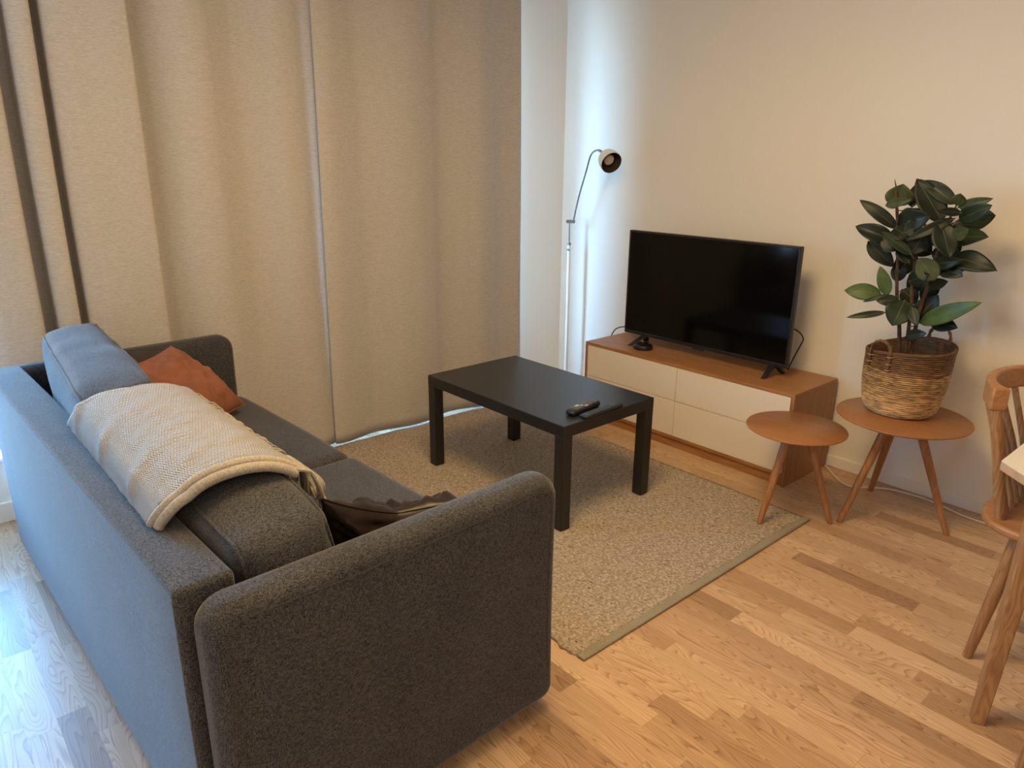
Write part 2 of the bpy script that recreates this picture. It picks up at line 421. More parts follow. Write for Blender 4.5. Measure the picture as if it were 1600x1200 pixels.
# ------------------------------------------------------------------ rug
RX0, RX1, RY0, RY1 = -1.13, .853, -1.975, -.608
r = MB(); nx, ny = 90, 60
g = []
for i in range(ny+1):
    row = []
    for j in range(nx+1):
        x = RX0+(RX1-.028-RX0)*j/nx; y = RY0+(RY1-RY0)*i/ny
        if i == 0: y += .006*math.sin(x*55)+.004*math.sin(x*131)
        row.append((x, y, .0095+.0012*nz((x*14, y*14, 0))))
    g.append(row)
r.sheet(g)
rug = thing('rug', 'flat woven beige wool rug with dark flecks, under the black coffee table', 'rug', ((RX0+RX1)/2, (RY0+RY1)/2, 0))
offm = Matrix.Translation(-Vector(rug.location))
obj('rug_weave', r.xf(offm), M['rug'], rug, solid=.009, soff=-1)
b = MB().box((RX1-.032, RY0+.002, .001), (RX1, RY1, .0115)).xf(offm)
obj('binding', b, M['bind'], rug, bevel=.004)['label'] = 'greyish cloth binding along the short end'

# ------------------------------------------------------------------ coffee table
ct = thing('coffee_table', 'low matt black rectangular coffee table standing on the beige rug', 'coffee table', (-.1904, -1.2143, .0115), .0072)
obj('tabletop', MB().box((-.45,-.275,.40), (.45,.275,.45)), M['black'], ct, bevel=.0025)
for sx in (-1, 1):
    for sy in (-1, 1):
        x0, x1 = sorted((sx*.4495, sx*.4)); y0, y1 = sorted((sy*.2745, sy*.2245))
        obj('leg', MB().box((x0,y0,0), (x1,y1,.3995)), M['black'], ct, bevel=.002)

# ------------------------------------------------------------------ remotes
TT = .4625
def remote(name, label, p0, p1, w, h, keys, loc_z=TT):
    a, b2 = Vector((*p0, 0)), Vector((*p1, 0)); d = b2-a; L = d.length
    t = thing(name, label, 'remote control', ((a.x+b2.x)/2, (a.y+b2.y)/2, loc_z), math.atan2(d.y, d.x), 'remote controls on the coffee table')
    mb = MB(); rbox(mb, (L, w, h), h*.42, (6,3,2), (0,0,.001), Matrix.Translation((0,0,h/2)), m=3)
    obj('remote_body', mb, M['blackp'], t)
    return t, L
t, L = remote('remote_control', 'chunky black remote with pale buttons, the taller of the two on the black table', (.19, -1.385), (.165, -1.20), .045, .022, 1)
kb = MB()
for i in range(9):
    for j in range(3):
        if (i, j) in ((2, 0), (4, 2), (3, 1), (7, 0)): continue
        rbox(kb, (.009, .007, .003), .0012, (1,1,1), (0,0,0), Matrix.Translation((-L/2+.035+i*.0155, (j-1)*.0125, .0225)), m=1)
obj('keypad', kb, plain('dim_buttons', (.16,.15,.14), .5), t)
kb = MB()
for (i, j, sx, sy) in ((2, 0, .022, .012), (4, 2, .014, .010), (3, 1, .012, .008)):
    rbox(kb, (sx, sy, .004), .0016, (1,1,1), (0,0,0), Matrix.Translation((-L/2+.035+i*.0155, (1-j)*.0125, .0228)), m=1)
obj('pale_button', kb, M['grey'], t)['label'] = 'pale grey buttons'
kb = MB(); rbox(kb, (.009,.007,.003), .0012, (1,1,1), (0,0,0), Matrix.Translation((L/2-.03, .0125, .0225)), m=1)
obj('power_button', kb, M['red'], t)['label'] = 'small red button'
t, L = remote('remote_control', 'slim flat black remote nearer the table edge, beside the chunky one', (.245, -1.365), (.235, -1.135), .042, .013, 0)
kb = MB()
for i in range(8):
    for j in range(3): rbox(kb, (.010,.008,.002), .0009, (1,1,1), (0,0,0), Matrix.Translation((-L/2+.04+i*.018, (j-1)*.012, .0138)), m=1)
obj('keypad', kb, plain('black_buttons', (.035,.035,.036), .5), t)

# ------------------------------------------------------------------ television bench
BX0, BX1, BY0, BY1, BH = -.6531, .6146, -.4005, 0.0, .449
bn = thing('tv_bench', 'low oak bench with four cream drawer fronts carrying the television', 'sideboard', ((BX0+BX1)/2, BY0, 0))
off = Matrix.Translation(-Vector(bn.location))
obj('top_board', MB().box((BX0,BY0,BH-.016), (BX1,BY1,BH)).xf(off), M['oak_x'], bn, bevel=.0015)
for x0 in (BX0, BX1-.016):
    obj('side_panel', MB().box((x0,BY0,0), (x0+.016,BY1,BH-.016)).xf(off), M['oak_z'], bn, bevel=.0015)
obj('bottom_board', MB().box((BX0+.016,BY0,.049), (BX1-.016,BY1,.063)).xf(off), M['oak_x'], bn, bevel=.001)
obj('plinth', MB().box((BX0+.016,BY0+.012,0), (BX1-.016,BY0+.028,.049)).xf(off), M['oak_x'], bn)
obj('back_panel', MB().box((BX0+.016,BY1-.012,.063), (BX1-.016,BY1,BH-.016)).xf(off), M['oak_z'], bn)
xm = (BX0+BX1)/2
for xa, xb in ((BX0+.018, xm-.0012), (xm+.0012, BX1-.018)):
    for za, zb in ((.065, .2535), (.256, BH-.018)):
        obj('drawer', MB().box((xa,BY0+.001,za), (xb,BY0+.02,zb)).xf(off), M['cream'], bn, bevel=.0015)
obj('drawer_rail', MB().box((BX0+.016,BY0+.022,.063), (BX1-.016,BY0+.03,BH-.016)).xf(off), M['oak_x'], bn)

# ------------------------------------------------------------------ television
TVY = -.21
tv = thing('television', 'black flat screen television switched off, standing on the oak bench', 'television', (-.032, TVY, BH))
W2, Z0, Z1 = .495, .052, .620
bd = MB().box((-W2, -.005, Z0), (W2, .022, Z1))
obj('casing', bd, M['blackp'], tv, bevel=.004)
bk = MB(); rbox(bk, (.72, .04, .34), .015, (4,2,4), (0,0,0), Matrix.Translation((0, .038, .27)))
obj('rear_housing', bk, M['blackp'], tv)
obj('screen', MB().box((-W2+.010, -.0065, Z0+.018), (W2-.010, -.0045, Z1-.010)), M['screen'], tv, smooth=False)
bz = MB()
bz.box((-W2, -.009, Z1-.010), (W2, -.004, Z1)); bz.box((-W2, -.009, Z0), (W2, -.004, Z0+.018))
bz.box((-W2, -.009, Z0+.018), (-W2+.010, -.004, Z1-.010)); bz.box((W2-.010, -.009, Z0+.018), (W2, -.004, Z1-.010))
obj('bezel', bz, M['blackp'], tv, bevel=.0015)
rbx = MB(); rbox(rbx, (.07, .016, .014), .006, (3,2,2), (0,0,0), Matrix.Translation((.0, -.001, Z0-.004)))
obj('sensor_bump', rbx, M['blackp'], tv)
for sx, xt, xj in ((-1, -.40, -.345), (1, .42, .425)):
    for yt in (-.085, .085):
        pass
    fm = MB()
    for dy, xe in ((-.072, xt), (.085, xt+.012*sx)):
        fm.hexa([(xe-.009, dy-.012, 0), (xe+.009, dy-.012, 0), (xe+.009, dy+.012, 0), (xe-.009, dy+.012, 0)],
                [(xj-.02, .0, Z0+.012), (xj+.02, .0, Z0+.012), (xj+.02, .018, Z0+.012), (xj-.02, .018, Z0+.012)])
    obj('stand_foot', fm, M['blackp'], tv, bevel=.002)

pk = thing('streaming_puck', 'small round black media box in front of the left television foot', 'media box', (-.335, -.285, BH))
obj('puck_body', MB().lathe([(.046,0),(.052,.004),(.053,.018),(.050,.024),(.047,.026)], 40), M['blackp'], pk)
obj('puck_lid', MB().lathe([(.041,.026),(.043,.029),(.040,.031),(.0,.031)], 40, capt=False), plain('gloss_black', (.012,.012,.013), .2), pk)

def cable(name, pts, rad, mat, label):
    o = obj(name, MB().tube(catmull(pts, 10), rad, 8), mat)
    return tag(o, label, 'cable')
cable('power_cable', [(-.785,-.05,.36), (-.755,-.05,.43), (-.72,-.055,.462), (-.66,-.06,.482), (-.58,-.08,.488), (-.50,-.11,.50)], .0035, M['blackp'], 'black cable arching out from behind the left side of the television')
cable('antenna_cable', [(.33,-.10,.67), (.39,-.085,.668), (.435,-.08,.652), (.458,-.08,.625), (.448,-.08,.59), (.425,-.08,.53), (.39,-.06,.453)], .0035, M['blackp'], 'black cable looping down behind the right edge of the television')
cable('extension_lead', [(.62,-.012,.0045), (.66,-.05,.0045), (.706,-.095,.0045), (.765,-.145,.0045), (.82,-.155,.0045), (.855,-.125,.0045), (.89,-.085,.0045), (.95,-.045,.0045),
      (1.05,-.028,.0045), (1.15,-.04,.0045), (1.25,-.072,.0045), (1.40,-.075,.0045), (1.7,-.05,.0045)], .0035, M['wcable'], 'thin white cable lying on the floor along the baseboard')

# ------------------------------------------------------------------ round side tables
def side_table(label, cx, cy, d, h, feet, th=.02):
    t = thing('side_table', label, 'side table', (cx, cy, 0), 0, 'round oak side tables')
    R = d/2
    obj('tabletop', MB().lathe([(0,h-th),(R-.035,h-th),(R-.012,h-th*.55),(R-.001,h-.006),(R,h-.003),(R-.002,h),(0,h)], 96, capb=False, capt=False), M['oak_top'], t, ang=60)
    obj('hub', MB().lathe([(.0,h-th-.018),(.055,h-th-.018),(.06,h-th-.012),(.06,h-th+.002)], 32, capb=False), M['oak_z'], t)
    for fx, fy, fz in feet:
        f = Vector((fx-cx, fy-cy, fz)); top = Vector((f.x*.27, f.y*.27, h-th))
        d1 = (top-f).normalized()
        p = [f.lerp(top, k/6) for k in range(7)]
        rr = [.0115+.0065*(k/6)**.8 for k in range(7)]
        # foot cut level
        p[0] = f; lg = MB().tube(p, rr, 20)
        for q in lg.v: q.z = max(q.z, fz+.0005)
        obj('leg', lg, M['oak_z'], t)
    return t
side_table('smaller round oak side table with a bare top, one leg on the rug', .756, -.640, .392, .400, [(.735,-.808,.0115), (.918,-.566,0), (.612,-.530,0)])
side_table('larger round oak side table carrying the basket with the plant', 1.036, -.316, .500, .450, [(.936,-.525,0), (1.268,-.297,0), (.888,-.122,0)])

# ------------------------------------------------------------------ basket and plant
bk = thing('woven_basket', 'two tone seagrass basket with loop handles on the larger side table', 'basket', (1.0, -.27, .4515))
HB = .272
def bprof(t, a):       # flared, leaning and slightly dented outline
    r = .126+.029*t+.009*math.sin(PI*min(1, t*1.1)) - .004*math.sin(3*a+1)*t
    if t < .12: r -= .018*(1-t/.12)**2
    cx = -.004+.012*t; z = HB*t + .018*t*t*math.cos(a-.5) - .006*t*t*math.cos(2*a)
    return Vector((cx+r*math.cos(a)*1.02, r*math.sin(a), z))
mb = MB(); rows, per, seg = 34, 6, 180
ring = []
for i in range(rows*per+1):
    t = i/(rows*per); ph = (i % per)/per
    for k in range(seg):
        a = 2*PI*k/seg; p = bprof(t, a)
        n = Vector((math.cos(a), math.sin(a), 0)); rope = math.sin(PI*ph)
        tw = .5+.5*math.sin(a*62+ (i//per)*2.1+ph*3.0)
        ring.append(p + n*(.0046*rope + .0016*rope*tw + .0016*nz((a*6, i/per*2.0, 1), 1.0)))
fs = [(i*seg+k, i*seg+(k+1)%seg, (i+1)*seg+(k+1)%seg, (i+1)*seg+k) for i in range(rows*per) for k in range(seg)]
fs.append(tuple(range(seg-1,-1,-1)))
# inner face
n0 = len(ring)
for i in range(0, 11):
    t = 1-i/10*.97
    for k in range(seg):
        a = 2*PI*k/seg; p = bprof(t, a); n = Vector((math.cos(a), math.sin(a), 0)); ring.append(p-n*.008)
top0 = rows*per*seg
fs += [(top0+k, top0+(k+1)%seg, n0+(k+1)%seg, n0+k) for k in range(seg)]
fs += [(n0+i*seg+k, n0+i*seg+(k+1)%seg, n0+(i+1)*seg+(k+1)%seg, n0+(i+1)*seg+k) for i in range(10) for k in range(seg)]
mb.add(ring, fs)
obj('basket_body', mb, M['basket'], bk, ang=80)
rm = MB(); rm.tube([bprof(1.0, 2*PI*k/72)+Vector((0,0,.001+.002*nz((k*.7,0,0)))) for k in range(72)], .0058, 8, closed=True)
obj('rim', rm, M['handle'], bk)
def bhandle(a0, sp, hgt, down):
    pts = []
    for s in (-1, 1):
        leg = [bprof(tt, a0+s*sp)+Vector((math.cos(a0+s*sp), math.sin(a0+s*sp), 0))*.009 for tt in (1-down, 1-down*.5, .99)]
        if s == -1: pts += leg
        else: endl = list(reversed(leg))
    a, b2 = pts[-1], endl[0]; mid = (a+b2)/2
    arc = [a.lerp(b2, .5-.5*math.cos(PI*k/8))*1.0 + Vector((0,0,hgt*math.sin(PI*k/8)**.8)) for k in range(1, 8)]
    return catmull(pts+arc+endl, 4)
def braid(pts):
    mb = MB(); mb.tube(pts, [.0075+.0015*math.sin(i*1.5) for i in range(len(pts))], 10, flat=.75); return mb
obj('handle', braid(bhandle(-1.98, .30, .050, .27)), M['handle'], bk)
obj('handle', braid(bhandle(1.30, .28, .060, .22)), M['handle'], bk)
straw = plain('straw_thread', (.42,.29,.16), .7)
for a0, sp in ((-1.98, .30),):
    for s in (-1, 1):
        for tt in (.75, .84, .95):
            p = bprof(tt, a0+s*sp); a = a0+s*sp; t1 = Vector((-math.sin(a), math.cos(a), 0)); n = Vector((math.cos(a), math.sin(a), 0))
            obj('stitch', MB().tube([p+t1*.012, p+n*.016+t1*.006, p+n*.018, p+n*.016-t1*.006, p-t1*.012], .0016, 6), straw, bk)

pl = thing('potted_plant', 'tall rubber plant with dark glossy leaves growing out of the woven basket', 'plant', (1.0, -.27, .4555))
ORG = Vector((1.0, -.27, .4555))
obj('plant_pot', MB().lathe([(.085,.001),(.105,.165),(.112,.17),(.112,.18),(.100,.18),(.096,.16),(0,.155)], 40, capt=False), M['pot'], pl)
obj('soil', MB().lathe([(.097,.160),(.06,.166),(0,.168)], 40, capb=False, capt=False), M['soil'], pl)
#PLANT0
STEMS = [
 ([(0.976, -0.27, 0.62), (0.94, -0.265, 0.824), (0.919, -0.26, 0.899), (0.898, -0.255, 1.0), (0.889, -0.255, 1.088), (0.864, -0.25, 1.212), (0.852, -0.25, 1.273)], 0.0085, 0.0045),
 ([(0.994, -0.28, 0.62), (0.984, -0.28, 0.847), (0.973, -0.28, 0.961), (0.964, -0.275, 1.06), (0.964, -0.27, 1.134), (0.976, -0.265, 1.208)], 0.008, 0.004),
 ([(1.008, -0.265, 0.62), (1.005, -0.26, 0.835), (1.015, -0.255, 0.938), (1.025, -0.255, 1.015), (1.029, -0.255, 1.09), (1.043, -0.255, 1.176), (1.061, -0.25, 1.272)], 0.0085, 0.004),
]
LEAVES = [
 ((0.851, -0.24, 1.267), (0.867, -0.26, 1.354), 0.0888, (0.32,-0.90,0.10), 3, 0.05, 0.10),
 ((0.9, -0.22, 1.264), (0.89, -0.2, 1.349), 0.0392, (0.27,-0.88,0.31), 0, 0.00, 0.20),
 ((0.831, -0.3, 1.271), (0.937, -0.33, 1.299), 0.0313, (0.32,-0.90,0.10), 3, 0.10, 0.30),
 ((0.869, -0.25, 1.182), (0.717, -0.28, 1.285), 0.0444, (0.14,-0.88,0.39), 0, 0.12, 0.15),
 ((0.881, -0.27, 1.191), (1.02, -0.34, 1.243), 0.0940, (0.23,-0.88,0.18), 0, 0.18, 0.10),
 ((0.863, -0.24, 1.193), (0.936, -0.22, 1.261), 0.0574, (0.50,-0.88,0.26), 0, 0.10, 0.10),
 ((1.028, -0.25, 1.218), (0.906, -0.24, 1.372), 0.0809, (0.44,-0.88,0.27), 0, 0.05, 0.15),
 ((1.058, -0.23, 1.285), (0.923, -0.22, 1.367), 0.0496, (0.37,-0.88,0.15), 1, 0.10, 0.20),
 ((1.074, -0.27, 1.283), (1.091, -0.3, 1.328), 0.0444, (0.32,-0.90,0.10), 3, 0.05, 0.10),
 ((1.077, -0.26, 1.275), (1.193, -0.28, 1.314), 0.0339, (0.32,-0.90,0.10), 3, 0.10, 0.25),
 ((1.093, -0.28, 1.233), (1.204, -0.31, 1.293), 0.0574, (0.38,-0.88,0.12), 1, 0.12, 0.10),
 ((1.09, -0.22, 1.225), (1.188, -0.2, 1.249), 0.0705, (0.41,-0.88,0.31), 1, 0.02, 0.05),
 ((1.11, -0.32, 1.259), (1.044, -0.38, 1.267), 0.0261, (0.25,-0.88,0.11), 0, 0.10, 0.30),
 ((1.089, -0.31, 1.239), (0.945, -0.36, 1.146), 0.0339, (0.45,-0.88,0.27), 0, 0.05, 0.25),
 ((1.048, -0.32, 1.22), (1.113, -0.36, 1.097), 0.0757, (0.40,-0.88,0.41), 0, 0.05, 0.15),
 ((1.081, -0.26, 1.16), (1.21, -0.3, 1.178), 0.0601, (0.40,-0.88,0.42), 1, 0.10, 0.12),
 ((1.101, -0.33, 1.171), (1.158, -0.37, 1.21), 0.0444, (0.32,-0.90,0.10), 3, 0.05, 0.10),
 ((1.087, -0.28, 1.093), (1.263, -0.32, 1.062), 0.0679, (0.30,-0.88,0.43), 0, 0.14, 0.12),
 ((1.038, -0.3, 1.063), (1.155, -0.35, 1.096), 0.0470, (0.46,-0.88,0.13), 0, 0.12, 0.15),
 ((1.034, -0.24, 1.025), (1.17, -0.26, 1.076), 0.0444, (0.19,-0.88,0.18), 1, 0.08, 0.12),
 ((1.022, -0.26, 0.973), (1.098, -0.28, 1.002), 0.0392, (0.49,-0.88,0.25), 1, 0.06, 0.15),
 ((1.067, -0.33, 1.011), (1.006, -0.36, 1.089), 0.0705, (0.32,-0.90,0.10), 3, 0.03, 0.05),
 ((0.869, -0.26, 1.132), (0.721, -0.29, 1.181), 0.0601, (0.32,-0.88,0.24), 0, 0.14, 0.35),
 ((0.771, -0.27, 1.124), (0.875, -0.24, 1.029), 0.0601, (0.27,-0.88,0.30), 0, 0.06, 0.15),
 ((0.967, -0.32, 1.091), (0.855, -0.36, 1.175), 0.0366, (0.35,-0.88,0.42), 1, 0.06, 0.20),
 ((0.903, -0.3, 1.111), (0.963, -0.32, 1.056), 0.0392, (0.39,-0.88,0.43), 0, 0.05, 0.10),
 ((0.865, -0.29, 0.921), (0.731, -0.33, 0.922), 0.0601, (0.45,-0.88,0.45), 2, 0.10, 0.08),
 ((0.894, -0.3, 0.921), (0.846, -0.3, 1.034), 0.0444, (0.38,-0.88,0.16), 2, 0.03, 0.10),
 ((0.9, -0.31, 0.926), (0.813, -0.33, 0.886), 0.0157, (0.45,-0.88,0.44), 1, 0.10, 0.20),
 ((0.905, -0.32, 0.857), (0.777, -0.38, 0.823), 0.0235, (0.47,-0.88,0.30), 1, 0.06, 0.20),
 ((0.969, -0.32, 0.916), (0.957, -0.37, 0.818), 0.0914, (0.40,-0.88,0.17), 1, 0.10, 0.06),
 ((0.938, -0.3, 0.909), (0.865, -0.33, 0.899), 0.0392, (0.44,-0.88,0.30), 0, 0.10, 0.10),
 ((1.003, -0.33, 0.895), (1.041, -0.36, 0.832), 0.0366, (0.24,-0.88,0.12), 1, 0.05, 0.15),
 ((1.034, -0.31, 0.834), (1.25, -0.36, 0.954), 0.0574, (0.45,-0.88,0.45), 2, 0.08, 0.12),
 ((0.995, -0.25, 0.826), (1.057, -0.23, 0.939), 0.0757, (0.17,-0.88,0.38), 0, 0.03, 0.10),
 ((1.057, -0.27, 0.845), (1.172, -0.31, 0.838), 0.0548, (0.29,-0.88,0.15), 0, 0.10, 0.12),
 ((0.991, -0.31, 0.772), (1.076, -0.34, 0.805), 0.0392, (0.25,-0.88,0.37), 0, 0.08, 0.15),
 ((0.94, -0.22, 1.096), (0.87, -0.2, 0.986), 0.0679, (0.45,-0.88,0.12), 0, 0.05, 0.10),
 ((0.987, -0.21, 1.032), (0.934, -0.19, 0.925), 0.0653, (0.36,-0.88,0.12), 0, 0.05, 0.10),
 ((0.983, -0.29, 1.166), (0.96, -0.31, 1.095), 0.0705, (0.40,-0.88,0.22), 0, 0.05, 0.10),
 ((1.043, -0.22, 0.989), (0.983, -0.2, 0.907), 0.0548, (0.46,-0.88,0.44), 0, 0.05, 0.10),
 ((0.968, -0.21, 1.185), (1.047, -0.19, 1.131), 0.0783, (0.32,-0.88,0.45), 0, 0.05, 0.10),
 ((0.9, -0.24, 1.176), (0.971, -0.22, 1.106), 0.0783, (0.25,-0.88,0.13), 0, 0.05, 0.10),
 ((0.854, -0.2, 1.196), (0.921, -0.18, 1.144), 0.0731, (0.36,-0.88,0.11), 0, 0.05, 0.10),
 ((1.018, -0.22, 1.184), (1.093, -0.2, 1.104), 0.0679, (0.21,-0.88,0.24), 0, 0.05, 0.10),
 ((0.992, -0.2, 1.094), (1.089, -0.18, 1.09), 0.0574, (0.36,-0.88,0.15), 0, 0.05, 0.10),
 ((0.886, -0.22, 0.969), (0.894, -0.2, 1.059), 0.0522, (0.16,-0.88,0.40), 0, 0.05, 0.10),
 ((0.883, -0.31, 1.189), (0.952, -0.34, 1.157), 0.0731, (0.25,-0.88,0.44), 0, 0.05, 0.10),
 ((0.985, -0.33, 1.212), (0.939, -0.36, 1.172), 0.0627, (0.46,-0.88,0.23), 0, 0.05, 0.10),
 ((1.03, -0.2, 1.208), (0.997, -0.18, 1.118), 0.0679, (0.31,-0.88,0.28), 0, 0.05, 0.10),
 ((1.053, -0.2, 1.205), (1.137, -0.18, 1.191), 0.0574, (0.37,-0.88,0.31), 0, 0.05, 0.10),
 ((0.934, -0.22, 1.128), (0.993, -0.2, 1.087), 0.0627, (0.34,-0.88,0.32), 0, 0.05, 0.10),
 ((0.972, -0.32, 0.99), (1.05, -0.35, 1.032), 0.0574, (0.48,-0.88,0.28), 0, 0.05, 0.10),
 ((0.916, -0.22, 0.941), (0.971, -0.2, 0.889), 0.0627, (0.30,-0.88,0.35), 0, 0.05, 0.10),
 ((0.841, -0.3, 1.145), (0.911, -0.31, 1.102), 0.0627, (0.23,-0.88,0.21), 0, 0.05, 0.10),
 ((1.073, -0.31, 1.051), (1.162, -0.34, 1.036), 0.0522, (0.49,-0.88,0.28), 0, 0.08, 0.10),
]
SHEATH = [(0.87, -0.262, 1.205), (0.865, -0.262, 1.237), (0.857, -0.262, 1.273), (0.849, -0.262, 1.31), (0.844, -0.262, 1.341), (0.834, -0.262, 1.37)]
#PLANT1
sm = MB()
for pts, r0, r1 in STEMS:
    cp = catmull([Vector(p)-ORG for p in pts], 6); n = len(cp)
    sm.tube([p+Vector((.002*nz((i,1,0),.7), .002*nz((i,5,0),.7), 0)) for i, p in enumerate(cp)], [r0+(r1-r0)*i/n for i in range(n)], 8)
obj('stem', sm, M['bark'], pl)
lm = MB(); sh = MB()
def leaf(mb, base, tip, width, nrm, kind, curl, fold, stalk=None):
    base = Vector(base)-ORG; tip = Vector(tip)-ORG; d = tip-base; L = d.length; t = d/L
    nrm = Vector(nrm); nrm = (nrm-t*nrm.dot(t)).normalized(); s = t.cross(nrm)
    nl, nw = 14, 8; grid = []
    ph = random.random()*6
    for i in range(nl+1):
        u = i/nl
        wv = width*.5*(math.sin(PI*min(1, u**.82))**.72 if 0 < u < 1 else 0)*(1.0 if u < .9 else 1-(u-.9)*3.0)
        c = base+t*(L*u)+nrm*(curl*L*(math.sin(PI*u*.85)-.2*u))
        row = []
        for j in range(nw+1):
            q = 2*j/nw-1
            off = nrm*(fold*wv*abs(q)**1.3 + .05*width*math.sin(u*7+ph+q)*abs(q))
            row.append(c+s*(wv*q)+off)
        grid.append(row)
    b0 = len(mb.v); mb.sheet(grid)
    for i in range(nl+1):
        for j in range(nw+1): mb.uv[b0+i*(nw+1)+j] = (kind+.95*j/nw, i/nl)
for lf in LEAVES: leaf(lm, lf[0], lf[1], lf[2]*1.18, *lf[3:7])
fo = obj('foliage', lm, M['leaf'], pl, solid=.0012, ang=180)
stalk = plain('green_stalk', (.085,.10,.04), .5)
for lf in LEAVES:
    base = Vector(lf[0]); best = min((Vector(p) for s3 in STEMS for p in catmull(s3[0], 5)), key=lambda p: (p-base).length + (0 if p.z < base.z else .03))
    if .004 < (best-base).length < .16:
        mid = (best+base)/2+Vector((0,0,-.006)); tp = Vector(lf[1]); d = (tp-base)*.12
        obj('leaf_stalk', MB().tube([p-ORG for p in catmull([best, mid, base, base+d], 4)], .0022, 6), stalk, pl)
obj('leaf_sheath', MB().tube([Vector(p)-ORG for p in SHEATH], [.0045,.006,.0058,.005,.0035,.001], 8), M['dkred'], pl)['label'] = 'dark red unopened leaf sheath'

# ------------------------------------------------------------------ reading lamp
LX, LY = -1.10, -.10
lp = thing('floor_lamp', 'slim cream reading floor lamp with tilted dome shade in the corner', 'lamp', (LX, LY, 0))
obj('base', MB().lathe([(.0,.0),(.085,.0),(.09,.006),(.086,.014),(.03,.02),(.0,.021)], 48, capb=False, capt=False), M['white'], lp)
obj('pole', MB().tube([(0,0,.018),(.0,0,.5),(-.004,0,.93)], .0105, 16), M['white'], lp)
obj('height_clamp', MB().tube([(.004,-.006,.895),(.004,-.020,.900)], .006, 12).tube([(-.004,0,.925),(-.004,0,.94)], .012, 16), M['chrome'], lp)
obj('rod', MB().tube([(-.004,0,.93),(-.006,0,1.065)], .0045, 10), M['chrome'], lp)
obj('joint', MB().tube([(-.030,.004,1.066),(.034,-.002,1.070)], .0105, 14), M['chrome'], lp)
arm = catmull([(.028,-.002,1.072),(.068,-.004,1.216),(.122,-.006,1.362),(.152,-.008,1.445),(.178,-.010,1.473),(.208,-.012,1.483),(.238,-.014,1.481)], 8)
obj('arm', MB().tube(arm, .0048, 10), M['chrome'], lp)
axis = Vector((.78,-.30,-.40)).normalized()          # where the shade opening faces
hc = Vector((.315,-.028,1.432))
zx = axis.cross(Vector((0,0,1))).normalized(); zy = axis.cross(zx)
RM = Matrix((( zx.x, zy.x, axis.x, hc.x), (zx.y, zy.y, axis.y, hc.y), (zx.z, zy.z, axis.z, hc.z), (0,0,0,1)))
prof = [(.0,-.060),(.020,-.058),(.040,-.046),(.053,-.026),(.0595,0),(.0615,.022),(.0605,.040)]
obj('lamp_shade', MB().lathe(prof, 48, RM, capb=False, capt=False), M['white'], lp, ang=180)
inner = [(.0,-.056),(.020,-.054),(.038,-.043),(.051,-.025),(.0575,0),(.0598,.022),(.0600,.0402)]
obj('shade_lining', MB().lathe(inner, 48, RM, capb=False, capt=False), M['lampin'], lp, ang=180)
obj('bulb', MB().lathe([(.013,-.05),(.016,-.03),(.027,-.012),(.030,.004),(.026,.010),(.0,.013)], 32, RM, capb=False, capt=False), M['bulb'], lp)
obj('shade_knuckle', MB().tube([(.226,-.013,1.482),(.256,-.013,1.468),(.270,-.013,1.452)], [.0075,.0075,.006], 12), M['chrome'], lp)

